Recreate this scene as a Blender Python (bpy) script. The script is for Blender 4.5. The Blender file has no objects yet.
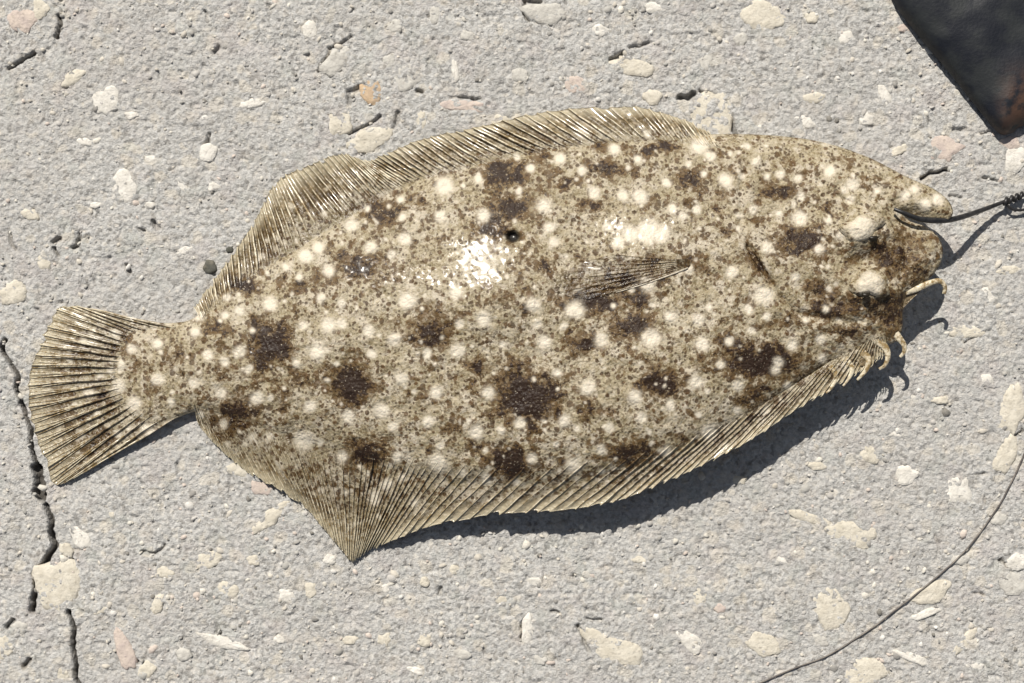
import bpy, math, random
import numpy as np
from mathutils import Vector

# ------------------------------------------------------------------ units
# Lengths are written in half-millimetres (U); one unit of the plan = 0.5 mm.
U = 0.0005
CAMH = 1400.0
CX, CY = 512.0, 341.5
scene = bpy.context.scene
rng = np.random.default_rng(11)
random.seed(5)

# ------------------------------------------------------------------ camera
cam_d = bpy.data.cameras.new('camera')
cam = bpy.data.objects.new('camera', cam_d)
scene.collection.objects.link(cam)
cam.location = (0, 0, CAMH * U)
cam.rotation_euler = (0, 0, 0)
cam_d.sensor_width = 36.0
cam_d.lens = 36.0 * CAMH / 1024.0
cam_d.clip_start = 0.01
cam_d.clip_end = 100
scene.camera = cam
scene.render.resolution_x = 1024
scene.render.resolution_y = 683

# ------------------------------------------------------------------ light
SH = (0.34, -0.80)                       # shadow offset per unit of height
sunvec = Vector((-SH[0], -SH[1], 1.0)).normalized()   # towards the sun
elev = math.asin(sunvec.z)
azim = math.atan2(sunvec.x, sunvec.y)
world = bpy.data.worlds.new('World'); scene.world = world
world.use_nodes = True
wn = world.node_tree.nodes; wl = world.node_tree.links
wn.clear()
sky = wn.new('ShaderNodeTexSky'); sky.sky_type = 'NISHITA'; sky.sun_disc = False
sky.sun_elevation = elev; sky.sun_rotation = azim
bg = wn.new('ShaderNodeBackground'); bg.inputs[1].default_value = 0.05
wo = wn.new('ShaderNodeOutputWorld')
hs = wn.new('ShaderNodeHueSaturation'); hs.inputs['Saturation'].default_value = .55
wl.new(sky.outputs[0], hs.inputs['Color']); wl.new(hs.outputs[0], bg.inputs[0]); wl.new(bg.outputs[0], wo.inputs[0])
sun_d = bpy.data.lights.new('sun', 'SUN'); sun_d.energy = 4.8; sun_d.angle = math.radians(0.5)
sun_d.color = (1.0, 0.945, 0.86)
sun = bpy.data.objects.new('sun', sun_d); scene.collection.objects.link(sun)
sun.rotation_euler = (-sunvec).to_track_quat('-Z', 'Y').to_euler()
scene.view_settings.view_transform = 'Standard'
scene.view_settings.look = 'None'
scene.view_settings.exposure = 0.08
scene.view_settings.gamma = 1.0
scene.view_settings.use_curve_mapping = False

# ------------------------------------------------------------------ numeric helpers
def vnoise(x, y, seed=0):
    r = np.random.default_rng(seed + 1000)
    T = r.random((256, 256))
    xi = np.floor(x).astype(int); yi = np.floor(y).astype(int)
    fx = x - xi; fy = y - yi
    fx = fx * fx * fx * (fx * (fx * 6 - 15) + 10); fy = fy * fy * fy * (fy * (fy * 6 - 15) + 10)
    a = T[xi & 255, yi & 255]; b = T[(xi + 1) & 255, yi & 255]
    c = T[xi & 255, (yi + 1) & 255]; d = T[(xi + 1) & 255, (yi + 1) & 255]
    return (a * (1 - fx) + b * fx) * (1 - fy) + (c * (1 - fx) + d * fx) * fy - 0.5

def wpos(px, py, z):
    """plan point + height above the ground -> world coordinates"""
    px = np.asarray(px, float); py = np.asarray(py, float); z = np.asarray(z, float) + 0 * px
    k = (1 - z / CAMH) * U
    return np.stack([(px - CX) * k, (CY - py) * k, z * U], -1)

def catmull(pts, n, closed=False):
    P = np.asarray(pts, float); m = len(P)
    segs = m if closed else m - 1
    t = np.linspace(0, segs, n, endpoint=not closed)
    i = np.minimum(np.floor(t).astype(int), segs - 1); f = (t - i)[:, None]
    if closed:
        g = lambda k: P[(i + k) % m]
    else:
        g = lambda k: P[np.clip(i + k, 0, m - 1)]
    p0, p1, p2, p3 = g(-1), g(0), g(1), g(2)
    return 0.5 * ((2 * p1) + (-p0 + p2) * f + (2 * p0 - 5 * p1 + 4 * p2 - p3) * f ** 2 + (-p0 + 3 * p1 - 3 * p2 + p3) * f ** 3)

def sdf(poly, X, Y):
    """signed distance (positive inside) and nearest point"""
    A = poly; B = np.roll(poly, -1, 0); D = B - A; L2 = (D ** 2).sum(1) + 1e-12
    sh = X.shape; x = X.ravel(); y = Y.ravel()
    out = np.empty(len(x)); near = np.empty((len(x), 2))
    for s in range(0, len(x), 20000):
        xx = x[s:s + 20000, None]; yy = y[s:s + 20000, None]
        t = np.clip(((xx - A[:, 0]) * D[:, 0] + (yy - A[:, 1]) * D[:, 1]) / L2, 0, 1)
        qx = A[:, 0] + t * D[:, 0]; qy = A[:, 1] + t * D[:, 1]
        d2 = (xx - qx) ** 2 + (yy - qy) ** 2
        k = d2.argmin(1); ar = np.arange(len(k))
        cr = ((A[:, 1] > yy) != (B[:, 1] > yy)) & (xx < (B[:, 0] - A[:, 0]) * (yy - A[:, 1]) / (B[:, 1] - A[:, 1] + 1e-12) + A[:, 0])
        ins = cr.sum(1) % 2 == 1
        d = np.sqrt(d2[ar, k])
        out[s:s + 20000] = np.where(ins, d, -d)
        near[s:s + 20000, 0] = qx[ar, k]; near[s:s + 20000, 1] = qy[ar, k]
    return out.reshape(sh), near.reshape(sh + (2,))

def bil(G, x0, y0, st, X, Y):
    u = np.clip((X - x0) / st, 0, G.shape[1] - 1.001); v = np.clip((Y - y0) / st, 0, G.shape[0] - 1.001)
    i = u.astype(int); j = v.astype(int); fu = u - i; fv = v - j
    return (G[j, i] * (1 - fu) + G[j, i + 1] * fu) * (1 - fv) + (G[j + 1, i] * (1 - fu) + G[j + 1, i + 1] * fu) * fv

def polydist(pts, X, Y):
    """distance to an open polyline, with the arc fraction"""
    P = np.asarray(pts, float)
    best = np.full(X.shape, 1e9); frac = np.zeros(X.shape); n = len(P) - 1
    for k in range(n):
        a, b = P[k][:2], P[k + 1][:2]; d = b - a; L = (d ** 2).sum() + 1e-9
        t = np.clip(((X - a[0]) * d[0] + (Y - a[1]) * d[1]) / L, 0, 1)
        dd = np.hypot(X - a[0] - t * d[0], Y - a[1] - t * d[1])
        m = dd < best
        best = np.where(m, dd, best); frac = np.where(m, k + t, frac)
    return best, frac

def sm(a, b, x):
    t = np.clip((x - a) / (b - a), 0, 1)
    return t * t * (3 - 2 * t)

# ------------------------------------------------------------------ object helpers
def fast_mesh(name, V, F, smooth=True):
    """V (n,3), F (m,4) or (m,3) arrays"""
    me = bpy.data.meshes.new(name)
    V = np.asarray(V, np.float32); F = np.asarray(F, np.int32)
    k = F.shape[1]
    me.vertices.add(len(V)); me.vertices.foreach_set('co', V.ravel())
    me.loops.add(F.size); me.loops.foreach_set('vertex_index', F.ravel())
    me.polygons.add(len(F))
    me.polygons.foreach_set('loop_start', np.arange(0, F.size, k, dtype=np.int32))
    me.polygons.foreach_set('loop_total', np.full(len(F), k, np.int32))
    if smooth:
        me.polygons.foreach_set('use_smooth', np.ones(len(F), bool))
    me.update(calc_edges=True)
    return me

def link(name, me, mat, parent=None, **props):
    o = bpy.data.objects.new(name, me)
    if mat: me.materials.append(mat)
    scene.collection.objects.link(o)
    if parent: o.parent = parent
    for k, v in props.items(): o[k] = v
    return o

def empty(name, label, cat, loc=(0, 0, 0), group=None):
    o = bpy.data.objects.new(name, None); o.empty_display_size = 0.01
    scene.collection.objects.link(o); o.location = loc
    o['label'] = label; o['category'] = cat
    if group: o['group'] = group
    return o

def attr(me, name, A):
    at = me.color_attributes.new(name, 'FLOAT_COLOR', 'POINT')
    at.data.foreach_set('color', np.asarray(A, np.float32).ravel())

def gridfaces(ny, nx):
    a = np.arange(ny * nx).reshape(ny, nx)
    return np.stack([a[:-1, :-1], a[1:, :-1], a[1:, 1:], a[:-1, 1:]], -1).reshape(-1, 4)

def tube(P, R, sides=6, flat=1.0):
    """tube through world points P with radii R; returns V, F"""
    P = np.asarray(P, float); n = len(P)
    T = np.gradient(P, axis=0); T /= np.linalg.norm(T, axis=1)[:, None] + 1e-12
    up = np.array([0, 0, 1.0])
    S = np.cross(T, up); l = np.linalg.norm(S, axis=1)
    S[l < 1e-4] = (1, 0, 0); S /= np.linalg.norm(S, axis=1)[:, None]
    N = np.cross(S, T)
    a = np.linspace(0, 2 * np.pi, sides, endpoint=False)
    R = np.broadcast_to(R, (n,))
    V = P[:, None, :] + R[:, None, None] * (np.cos(a)[None, :, None] * S[:, None, :] + flat * np.sin(a)[None, :, None] * N[:, None, :])
    V = V.reshape(-1, 3); F = []
    for i in range(n - 1):
        for k in range(sides):
            k2 = (k + 1) % sides
            F.append((i * sides + k, i * sides + k2, (i + 1) * sides + k2, (i + 1) * sides + k))
    c0 = len(V); V = np.vstack([V, P[0], P[-1]])
    for k in range(sides):
        k2 = (k + 1) % sides
        F.append((c0, k2, k, k)); F.append((c0 + 1, (n - 1) * sides + k, (n - 1) * sides + k2, (n - 1) * sides + k2))
    return V, F

def tube_mesh(name, P, R, sides=6, flat=1.0):
    V, F = tube(P, R, sides, flat)
    me = bpy.data.meshes.new(name)
    me.from_pydata([tuple(v) for v in V], [], [tuple(dict.fromkeys(f)) for f in F])
    me.polygons.foreach_set('use_smooth', [True] * len(me.polygons)); me.update()
    return me

# ------------------------------------------------------------------ node helpers
class NT:
    def __init__(self, name):
        self.m = bpy.data.materials.new(name); self.m.use_nodes = True
        self.t = self.m.node_tree; self.t.nodes.clear()
        self.out = self.n('ShaderNodeOutputMaterial')
        g = self.n('ShaderNodeNewGeometry')
        s = self.n('ShaderNodeVectorMath'); s.operation = 'SCALE'; s.inputs['Scale'].default_value = 1 / U
        self.l(g.outputs['Position'], s.inputs[0]); self.P = s.outputs[0]
    def n(self, t): return self.t.nodes.new(t)
    def l(self, a, b): self.t.links.new(a, b)
    def put(self, sock, v):
        if isinstance(v, bpy.types.NodeSocket): self.l(v, sock)
        else:
            if sock.type == 'RGBA' and len(v) == 3: v = (*v, 1)
            sock.default_value = v
    def noise(self, size, detail=2, rough=0.5, dist=0.0, vec=None, off=0.0):
        n = self.n('ShaderNodeTexNoise'); v = vec or self.P
        if off:
            a = self.n('ShaderNodeVectorMath'); a.operation = 'ADD'; self.l(v, a.inputs[0]); a.inputs[1].default_value = (off, off * .7, off * .3); v = a.outputs[0]
        self.l(v, n.inputs['Vector']); n.inputs['Scale'].default_value = 1 / size
        n.inputs['Detail'].default_value = detail; n.inputs['Roughness'].default_value = rough; n.inputs['Distortion'].default_value = dist
        return n.outputs['Fac']
    def noisecol(self, size):
        n = self.n('ShaderNodeTexNoise'); self.l(self.P, n.inputs['Vector']); n.inputs['Scale'].default_value = 1 / size
        return n.outputs['Color']
    def warp(self, size, amt):
        c = self.noisecol(size)
        s = self.n('ShaderNodeVectorMath'); s.operation = 'SUBTRACT'; self.l(c, s.inputs[0]); s.inputs[1].default_value = (.5, .5, .5)
        k = self.n('ShaderNodeVectorMath'); k.operation = 'SCALE'; self.l(s.outputs[0], k.inputs[0]); k.inputs['Scale'].default_value = amt
        a = self.n('ShaderNodeVectorMath'); a.operation = 'ADD'; self.l(self.P, a.inputs[0]); self.l(k.outputs[0], a.inputs[1])
        return a.outputs[0]
    def vor(self, size, vec=None, feat='F1', rnd=1.0):
        n = self.n('ShaderNodeTexVoronoi'); self.l(vec or self.P, n.inputs['Vector']); n.inputs['Scale'].default_value = 1 / size
        n.feature = feat; n.inputs['Randomness'].default_value = rnd
        return n.outputs['Distance'], (n.outputs['Color'] if 'Color' in n.outputs else None)
    def math(self, op, a, b=0.0, clamp=False):
        n = self.n('ShaderNodeMath'); n.operation = op; n.use_clamp = clamp
        self.put(n.inputs[0], a); self.put(n.inputs[1], b); return n.outputs[0]
    def ramp(self, v, a, b, c=0.0, d=1.0):
        n = self.n('ShaderNodeMapRange'); n.interpolation_type = 'SMOOTHSTEP'
        self.put(n.inputs[0], v); n.inputs[1].default_value = a; n.inputs[2].default_value = b
        n.inputs[3].default_value = c; n.inputs[4].default_value = d; return n.outputs[0]
    def mix(self, f, a, b, mode='MIX'):
        n = self.n('ShaderNodeMix'); n.data_type = 'RGBA'; n.blend_type = mode
        self.put(n.inputs[0], f); self.put(n.inputs[6], a); self.put(n.inputs[7], b); return n.outputs[2]
    def attr(self, name):
        n = self.n('ShaderNodeVertexColor'); n.layer_name = name
        s = self.n('ShaderNodeSeparateColor'); self.l(n.outputs[0], s.inputs[0])
        return s.outputs[0], s.outputs[1], s.outputs[2], n.outputs[1]
    def bump(self, h, dist, strength=1.0, nrm=None):
        n = self.n('ShaderNodeBump'); n.inputs['Strength'].default_value = strength
        n.inputs['Distance'].default_value = dist * U; self.l(h, n.inputs['Height'])
        if nrm: self.l(nrm, n.inputs['Normal'])
        return n.outputs[0]
    def principled(self, **k):
        p = self.n('ShaderNodeBsdfPrincipled')
        for a, v in k.items():
            self.put(p.inputs[a.replace('_', ' ')], v)
        self.l(p.outputs[0], self.out.inputs[0]); return p

# ------------------------------------------------------------------ ground material
def mat_ground():
    t = NT('weathered_concrete')
    w = t.warp(9, 5)
    d1, c1 = t.vor(6.5, w)
    d2, c2 = t.vor(3.2, w)
    d3, c3 = t.vor(15, t.warp(20, 16))
    sep = lambda c: (lambda n: (t.l(c, n.inputs[0]), n)[1])(t.n('ShaderNodeSeparateColor'))
    s1 = sep(c1); s2 = sep(c2); s3 = sep(c3)
    big = t.noise(150, 3)
    mid = t.noise(22, 4, .6)
    fine = t.noise(3.6, 4, .72)
    col = t.mix(t.ramp(fine, .3, .7), (.362, .357, .343), (.612, .605, .583))
    # sand grains, each its own shade
    col = t.mix(t.math('MULTIPLY', t.ramp(s2.outputs[0], .6, 1), .55), col, (.60, .57, .52))
    col = t.mix(t.math('MULTIPLY', t.ramp(s2.outputs[1], .76, .97), .62), col, (.20, .19, .175))
    col = t.mix(t.math('MULTIPLY', t.math('MULTIPLY', t.ramp(s1.outputs[1], .78, .9), t.ramp(d1, .5, .25)), .55), col, (.66, .62, .55))
    col = t.mix(t.math('MULTIPLY', t.math('MULTIPLY', t.ramp(s3.outputs[1], .74, .8), t.ramp(d3, .52, .38)), .5), col, (.63, .58, .49))
    # tints
    col = t.mix(t.math('MULTIPLY', t.ramp(mid, .5, .72), .35), col, (.50, .44, .37))
    col = t.mix(t.math('MULTIPLY', t.ramp(t.noise(40, 3, off=300), .52, .7), .30), col, (.47, .42, .41))
    col = t.mix(t.math('MULTIPLY', t.ramp(t.noise(30, 3, off=700), .55, .7), .25), col, (.41, .44, .40))
    col = t.mix(t.math('MULTIPLY', t.ramp(big, .4, .65), .25), col, (.42, .405, .385))
    sq = t.noise(5.5, 3, .6, 1.6, off=140)
    col = t.mix(t.math('MULTIPLY', t.ramp(t.math('ABSOLUTE', t.math('SUBTRACT', sq, .5)), .022, .006), t.math('MULTIPLY', t.ramp(t.noise(18, 3, off=88), .45, .6), .6)), col, (.17, .16, .145))
    col = t.mix(t.math('MULTIPLY', t.attr('crack_shade')[0], .9), col, (.055, .048, .04))  # cracks and pits darkened in the colour, standing in for shade
    h = t.math('ADD', t.math('MULTIPLY', fine, 1.0), t.math('MULTIPLY', t.noise(1.7, 2), .4))
    h = t.math('SUBTRACT', h, t.math('MULTIPLY', d2, .35))
    t.principled(Base_Color=col, Roughness=.93, Normal=t.bump(h, 2.6, .8), Specular_IOR_Level=.25)
    return t.m

def mat_stone(name, c, c2, dots=True):
    t = NT(name)
    col = t.mix(t.ramp(t.noise(9, 4, .6), .35, .68), c, c2)
    col = t.mix(t.math('MULTIPLY', t.ramp(t.noise(3.2, 3, .7), .55, .68), .35), col, tuple(x * .55 for x in c2))
    if dots:
        d, cc = t.vor(7, t.warp(6, 3))
        col = t.mix(t.math('MULTIPLY', t.ramp(d, .26, .12), .30), col, (.2, .17, .13))
    t.principled(Base_Color=col, Roughness=.85, Normal=t.bump(t.noise(4.5, 5, .7), 2.2, .8), Specular_IOR_Level=.3)
    return t.m

M_ground = mat_ground()
M_st = {
 'cream': mat_stone('cream_limestone', (.68, .635, .54), (.575, .53, .44)),
 'white': mat_stone('white_shell', (.76, .73, .67), (.64, .61, .55), False),
 'grey': mat_stone('pale_grey_stone', (.60, .58, .53), (.48, .46, .42)),
 'pink': mat_stone('pinkish_stone', (.62, .53, .46), (.52, .44, .40)),
 'orange': mat_stone('ochre_stone', (.62, .46, .30), (.50, .38, .27)),
 'dark': mat_stone('dark_pebble', (.10, .10, .085), (.16, .15, .12)),
}

# ------------------------------------------------------------------ ground
cracks = [  # (polyline, half width, depth)
 ([(2, 340), (6, 356), (14, 372), (19, 390), (25, 415), (30, 437), (35, 462), (38, 470)], 2.0, 12),
 ([(36, 468), (38, 482), (43, 497)], 4.6, 12),
 ([(47, 505), (50, 530), (53, 545), (46, 560), (36, 574), (31, 600), (32, 612)], 2.9, 12),
 ([(72, 560), (78, 580), (77, 596)], 1.6, 8),
 ([(69, 612), (73, 630), (75, 655), (79, 690)], 2.2, 10),
 ([(59, 16), (56, 28), (54, 36)], 2.0, 7), ([(8, 68), (24, 58), (32, 52)], 1.8, 7),
 ([(919, 178), (930, 173), (948, 170)], 2.2, 12), ([(951, 196), (963, 197)], 1.4, 5),
 ([(984, 178), (1000, 181)], 1.3, 6),
 ([(681, 96), (690, 98), (694, 93)], 4.0, 11), ([(699, 91), (712, 96)], 2.2, 8),
 ([(729, 118), (733, 128), (736, 134)], 3.0, 11),
 ([(612, 60), (622, 54)], 4.0, 9), ([(630, 48), (650, 43)], 1.6, 6),
 ([(524, -4), (526, 8), (528, 20)], 2.5, 9), ([(526, 0), (540, 2)], 3, 9),
 ([(326, 48), (340, 44), (352, 36)], 1.6, 7), ([(318, 72), (322, 60), (328, 50)], 1.4, 6),
 ([(352, 102), (350, 92), (362, 88)], 4.0, 6), ([(350, 134), (366, 126), (378, 116)], 1.6, 8), ([(393, 128), (396, 113)], 3, 6),
 ([(450, 98), (465, 97), (480, 99)], 1.4, 6), ([(417, 90), (421, 91)], 2.2, 8),
 ([(521, 640), (523, 628), (528, 618)], 1.5, 9), ([(578, 626), (583, 642), (588, 652)], 1.8, 8), ([(586, 619), (600, 621)], 1.6, 6),
 ([(204, 148), (208, 140), (209, 134)], 2.2, 8), ([(252, 100), (256, 105), (262, 105)], 1.5, 5),
 ([(207, 18), (204, 10)], 2, 6), ([(212, 52), (218, 46)], 3, 5),
 ([(52, 243), (60, 238)], 2, 5), ([(82, 233), (80, 246), (75, 248)], 1.6, 5), ([(54, 248), (56, 254)], 2, 6),
 ([(128, 266), (128, 272)], 4.0, 7), ([(155, 222), (159, 228)], 3.4, 7), ([(140, 228), (146, 230)], 1.5, 5),
 ([(6, 235), (14, 250)], 1.5, 4), ([(1003, 560), (1007, 566)], 3, 7),
 ([(438, 594), (443, 588)], 2, 7), ([(554, 611), (562, 613)], 1.8, 6), ([(935, 536), (940, 560)], 1.0, 4),
 ([(967, 342), (980, 334), (990, 330)], 1.2, 5), ([(1010, 394), (1013, 388)], 2.4, 8), ([(1014, 438), (1024, 432)], 2, 7),
 ([(953, 130), (964, 128)], 2.2, 5), ([(980, 134), (988, 132)], 2.2, 6),
 ([(975, 475), (985, 474)], 1.2, 4), ([(976, 594), (986, 595)], 1.4, 5), ([(905, 474), (910, 477)], 2.2, 6),
 ([(142, 552), (155, 554), (163, 545)], 1.8, 6), ([(130, 655), (137, 662)], 2, 8), ([(208, 563), (214, 566)], 2.2, 6),
 ([(8, 628), (14, 620)], 1.6, 6), ([(24, 668), (30, 660)], 2, 6), ([(215, 625), (218, 634)], 3, 5), ([(177, 463), (178, 472)], 1.6, 5),
]
for _ in range(90):   # small random pits
    x = rng.uniform(-40, 1064); y = rng.uniform(-40, 720); a = rng.uniform(0, 6.28); l = rng.uniform(1, 6)
    cracks.append(([(x, y), (x + l * math.cos(a), y + l * math.sin(a))], rng.uniform(.6, 1.3), rng.uniform(1.5, 4)))

def ground_height(X, Y):
    h = 1.6 * vnoise(X / 60, Y / 60, 1) + 1.3 * vnoise(X / 17, Y / 17, 2) + 1.0 * vnoise(X / 7.5, Y / 7.5, 3) \
        + 1.05 * vnoise(X / 3.6, Y / 3.6, 4) + .95 * vnoise(X / 2.1 + 7, Y / 2.1, 5)
    g = vnoise(X / 5.5 + 30, Y / 5.5 + 11, 6)
    h -= 1.9 * sm(.30, .45, g)
    return h

st = 1.3
core_x = np.arange(-70, 1094, st); core_y = np.arange(-70, 753, st)
def ext(c):
    g = np.cumsum(1.3 * 1.22 ** np.arange(1, 38)); g = g[g < 6500]
    return np.concatenate([c[0] - g[::-1], c, c[-1] + g])
gx, gy = ext(core_x), ext(core_y)
X, Y = np.meshgrid(gx, gy)
fade = sm(500, 60, np.maximum(np.maximum(-70 - X, X - 1094), np.maximum(-70 - Y, Y - 753)))
Z = ground_height(X, Y) * fade
crack_shade = np.zeros_like(Z)
wob = 2.6 * vnoise(X / 6, Y / 6, 8) + 1.6 * vnoise(X / 2.7, Y / 2.7, 9)
for pts, w, dep in cracks:
    if pts[0][0] > 100: w *= .6; dep *= .75
    elif w < 3: w *= .8
    P = np.array(pts); m = w + 12
    ix = np.where((gx > P[:, 0].min() - m) & (gx < P[:, 0].max() + m))[0]; iy = np.where((gy > P[:, 1].min() - m) & (gy < P[:, 1].max() + m))[0]
    if len(ix) == 0 or len(iy) == 0: continue
    sl = np.ix_(iy, ix)
    d, _ = polydist(P, X[sl] + 6 * vnoise(Y[sl] / 13, X[sl] / 40, 201) + 1.5 * vnoise(Y[sl] / 5, X[sl] / 9, 202), Y[sl] + 2 * vnoise(X[sl] / 5, Y[sl] / 9, 203))
    k = w + wob[sl] * min(1, .15 + w / 9)
    cz = sm(k + 1.3, k - .7, d); Z[sl] -= dep * cz; crack_shade[sl] = np.maximum(crack_shade[sl], cz * min(1, dep / 9) * (1 if pts[0][0] < 100 else .6))
V = np.stack([(X - CX) * U, (CY - Y) * U, Z * U], -1).reshape(-1, 3)
F = gridfaces(len(gy), len(gx))
gme = fast_mesh('concrete_ground', V, F); attr(gme, 'crack_shade', np.repeat(crack_shade.reshape(-1, 1), 4, 1))
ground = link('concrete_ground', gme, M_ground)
ground['kind'] = 'structure'
ground['label'] = 'rough weathered grey concrete slab with embedded pale stones and cracks'

# embedded stones: x, y, rx, ry, rot, tone
stones = [
 (22,20,15,13,20,'pink'),(41,10,10,9,0,'cream'),(72,78,15,7,-30,'cream'),(106,101,13,17,10,'white'),(208,152,9,10,-30,'white'),
 (254,104,14,5,-12,'white'),(124,187,13,17,10,'white'),(182,185,4,11,-35,'white'),(14,294,14,12,0,'cream'),(44,262,8,9,0,'cream'),
 (30,215,9,6,30,'cream'),(340,122,12,13,0,'cream'),(371,92,11,13,0,'orange'),(334,64,20,11,-50,'grey'),(407,77,14,16,0,'grey'),
 (420,120,8,12,15,'cream'),(370,140,26,13,-20,'cream'),(396,26,8,8,0,'grey'),(544,12,20,10,0,'grey'),(466,106,28,6,3,'pink'),
 (520,75,8,8,0,'grey'),(577,84,14,9,0,'pink'),(636,66,25,10,12,'cream'),(764,18,20,16,0,'cream'),(706,62,8,10,0,'grey'),
 (711,116,23,26,-15,'cream'),(816,97,12,6,0,'cream'),(805,122,12,6,22,'white'),(884,94,5,12,-20,'white'),(866,118,7,8,-20,'white'),
 (845,37,8,8,0,'white'),(652,97,10,8,0,'cream'),(1017,158,12,13,0,'white'),(1010,142,9,7,0,'pink'),(56,584,23,28,5,'cream'),
 (80,539,8,13,-35,'white'),(66,550,7,7,0,'cream'),(125,651,9,23,-20,'pink'),(3,648,10,15,20,'cream'),(147,670,9,9,0,'cream'),
 (20,628,8,7,0,'grey'),(266,522,22,9,-32,'cream'),(210,560,15,9,-10,'cream'),(165,573,10,7,0,'cream'),(287,596,9,8,0,'white'),
 (224,642,24,6,17,'white'),(229,590,9,9,0,'cream'),(157,606,6,12,30,'cream'),(58,676,11,7,0,'cream'),(617,649,38,19,28,'cream'),
 (527,630,6,15,12,'white'),(387,588,5,5,0,'white'),(537,582,7,6,0,'white'),(425,582,5,5,0,'cream'),(833,607,15,22,-15,'cream'),
 (852,533,24,11,15,'cream'),(812,518,20,6,18,'cream'),(766,645,18,13,30,'cream'),(690,641,15,9,40,'white'),(865,673,23,15,0,'cream'),
 (959,490,15,15,0,'white'),(1014,408,13,24,10,'cream'),(1005,455,8,20,22,'cream'),(895,433,9,5,0,'white'),(990,295,9,8,0,'white'),
 (934,592,22,9,-28,'cream'),(925,614,16,4,-20,'white'),(966,640,20,6,-45,'cream'),(1018,562,11,9,0,'white'),(816,466,10,5,0,'cream'),
 (871,455,11,9,0,'cream'),(906,474,11,9,0,'white'),(912,658,18,5,20,'white'),(965,332,18,7,5,'cream'),(700,598,8,9,0,'cream'),
 (720,608,6,6,0,'pink'),(975,668,9,6,0,'white'),(1012,585,14,11,0,'grey'),(880,312,8,6,0,'white'),(240,470,14,6,20,'cream'),
 (252,560,8,6,0,'cream'),(262,487,12,8,25,'pink'),(285,505,8,5,-20,'cream'),(150,160,7,4,-20,'white'),(95,205,6,4,0,'white'),
 (132,115,8,4,0,'white'),(85,142,8,4,20,'white'),(214,186,6,5,0,'white'),(455,70,4,14,-8,'white'),(310,30,7,9,30,'white'),
 (388,62,6,9,30,'grey'),(435,14,5,10,5,'grey'),(468,36,8,6,0,'grey'),(505,120,14,8,-10,'cream'),(350,175,6,5,0,'grey'),
 (600,30,8,6,0,'white'),(655,8,9,5,0,'white'),(740,40,7,7,30,'grey'),(812,17,7,6,0,'cream'),(905,28,7,5,0,'pink'),
 (930,50,6,4,0,'white'),(900,150,14,5,-30,'cream'),(944,150,18,12,0,'pink'),(185,250,9,4,-30,'white'),(150,205,5,4,0,'white'),
 (455,570,7,5,0,'cream'),(385,640,7,6,0,'cream'),(425,640,8,7,0,'cream'),(415,670,8,5,20,'white'),(350,640,9,6,0,'cream'),
 (462,655,8,5,0,'grey'),(330,560,8,5,0,'white'),(310,590,6,9,0,'cream'),(280,640,6,5,0,'white'),(100,610,7,5,0,'cream'),
 (185,655,8,6,0,'grey'),(110,515,6,4,0,'cream'),(780,560,10,4,15,'white'),(640,560,8,4,0,'cream'),(590,575,7,5,0,'grey'),
 (740,480,8,4,0,'cream'),(940,400,10,4,0,'cream'),(912,400,8,5,0,'grey'),(1010,270,12,5,0,'cream'),(985,380,8,5,0,'white'),
 (1000,520,8,6,0,'grey'),(960,560,9,6,0,'grey'),(540,660,8,5,0,'grey'),(500,600,7,4,0,'cream'),(820,640,9,5,30,'grey'),
 (210,267,6.5,6.5,0,'dark'),(230,250,3.5,3,0,'dark'),
]
used_st = 0
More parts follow.
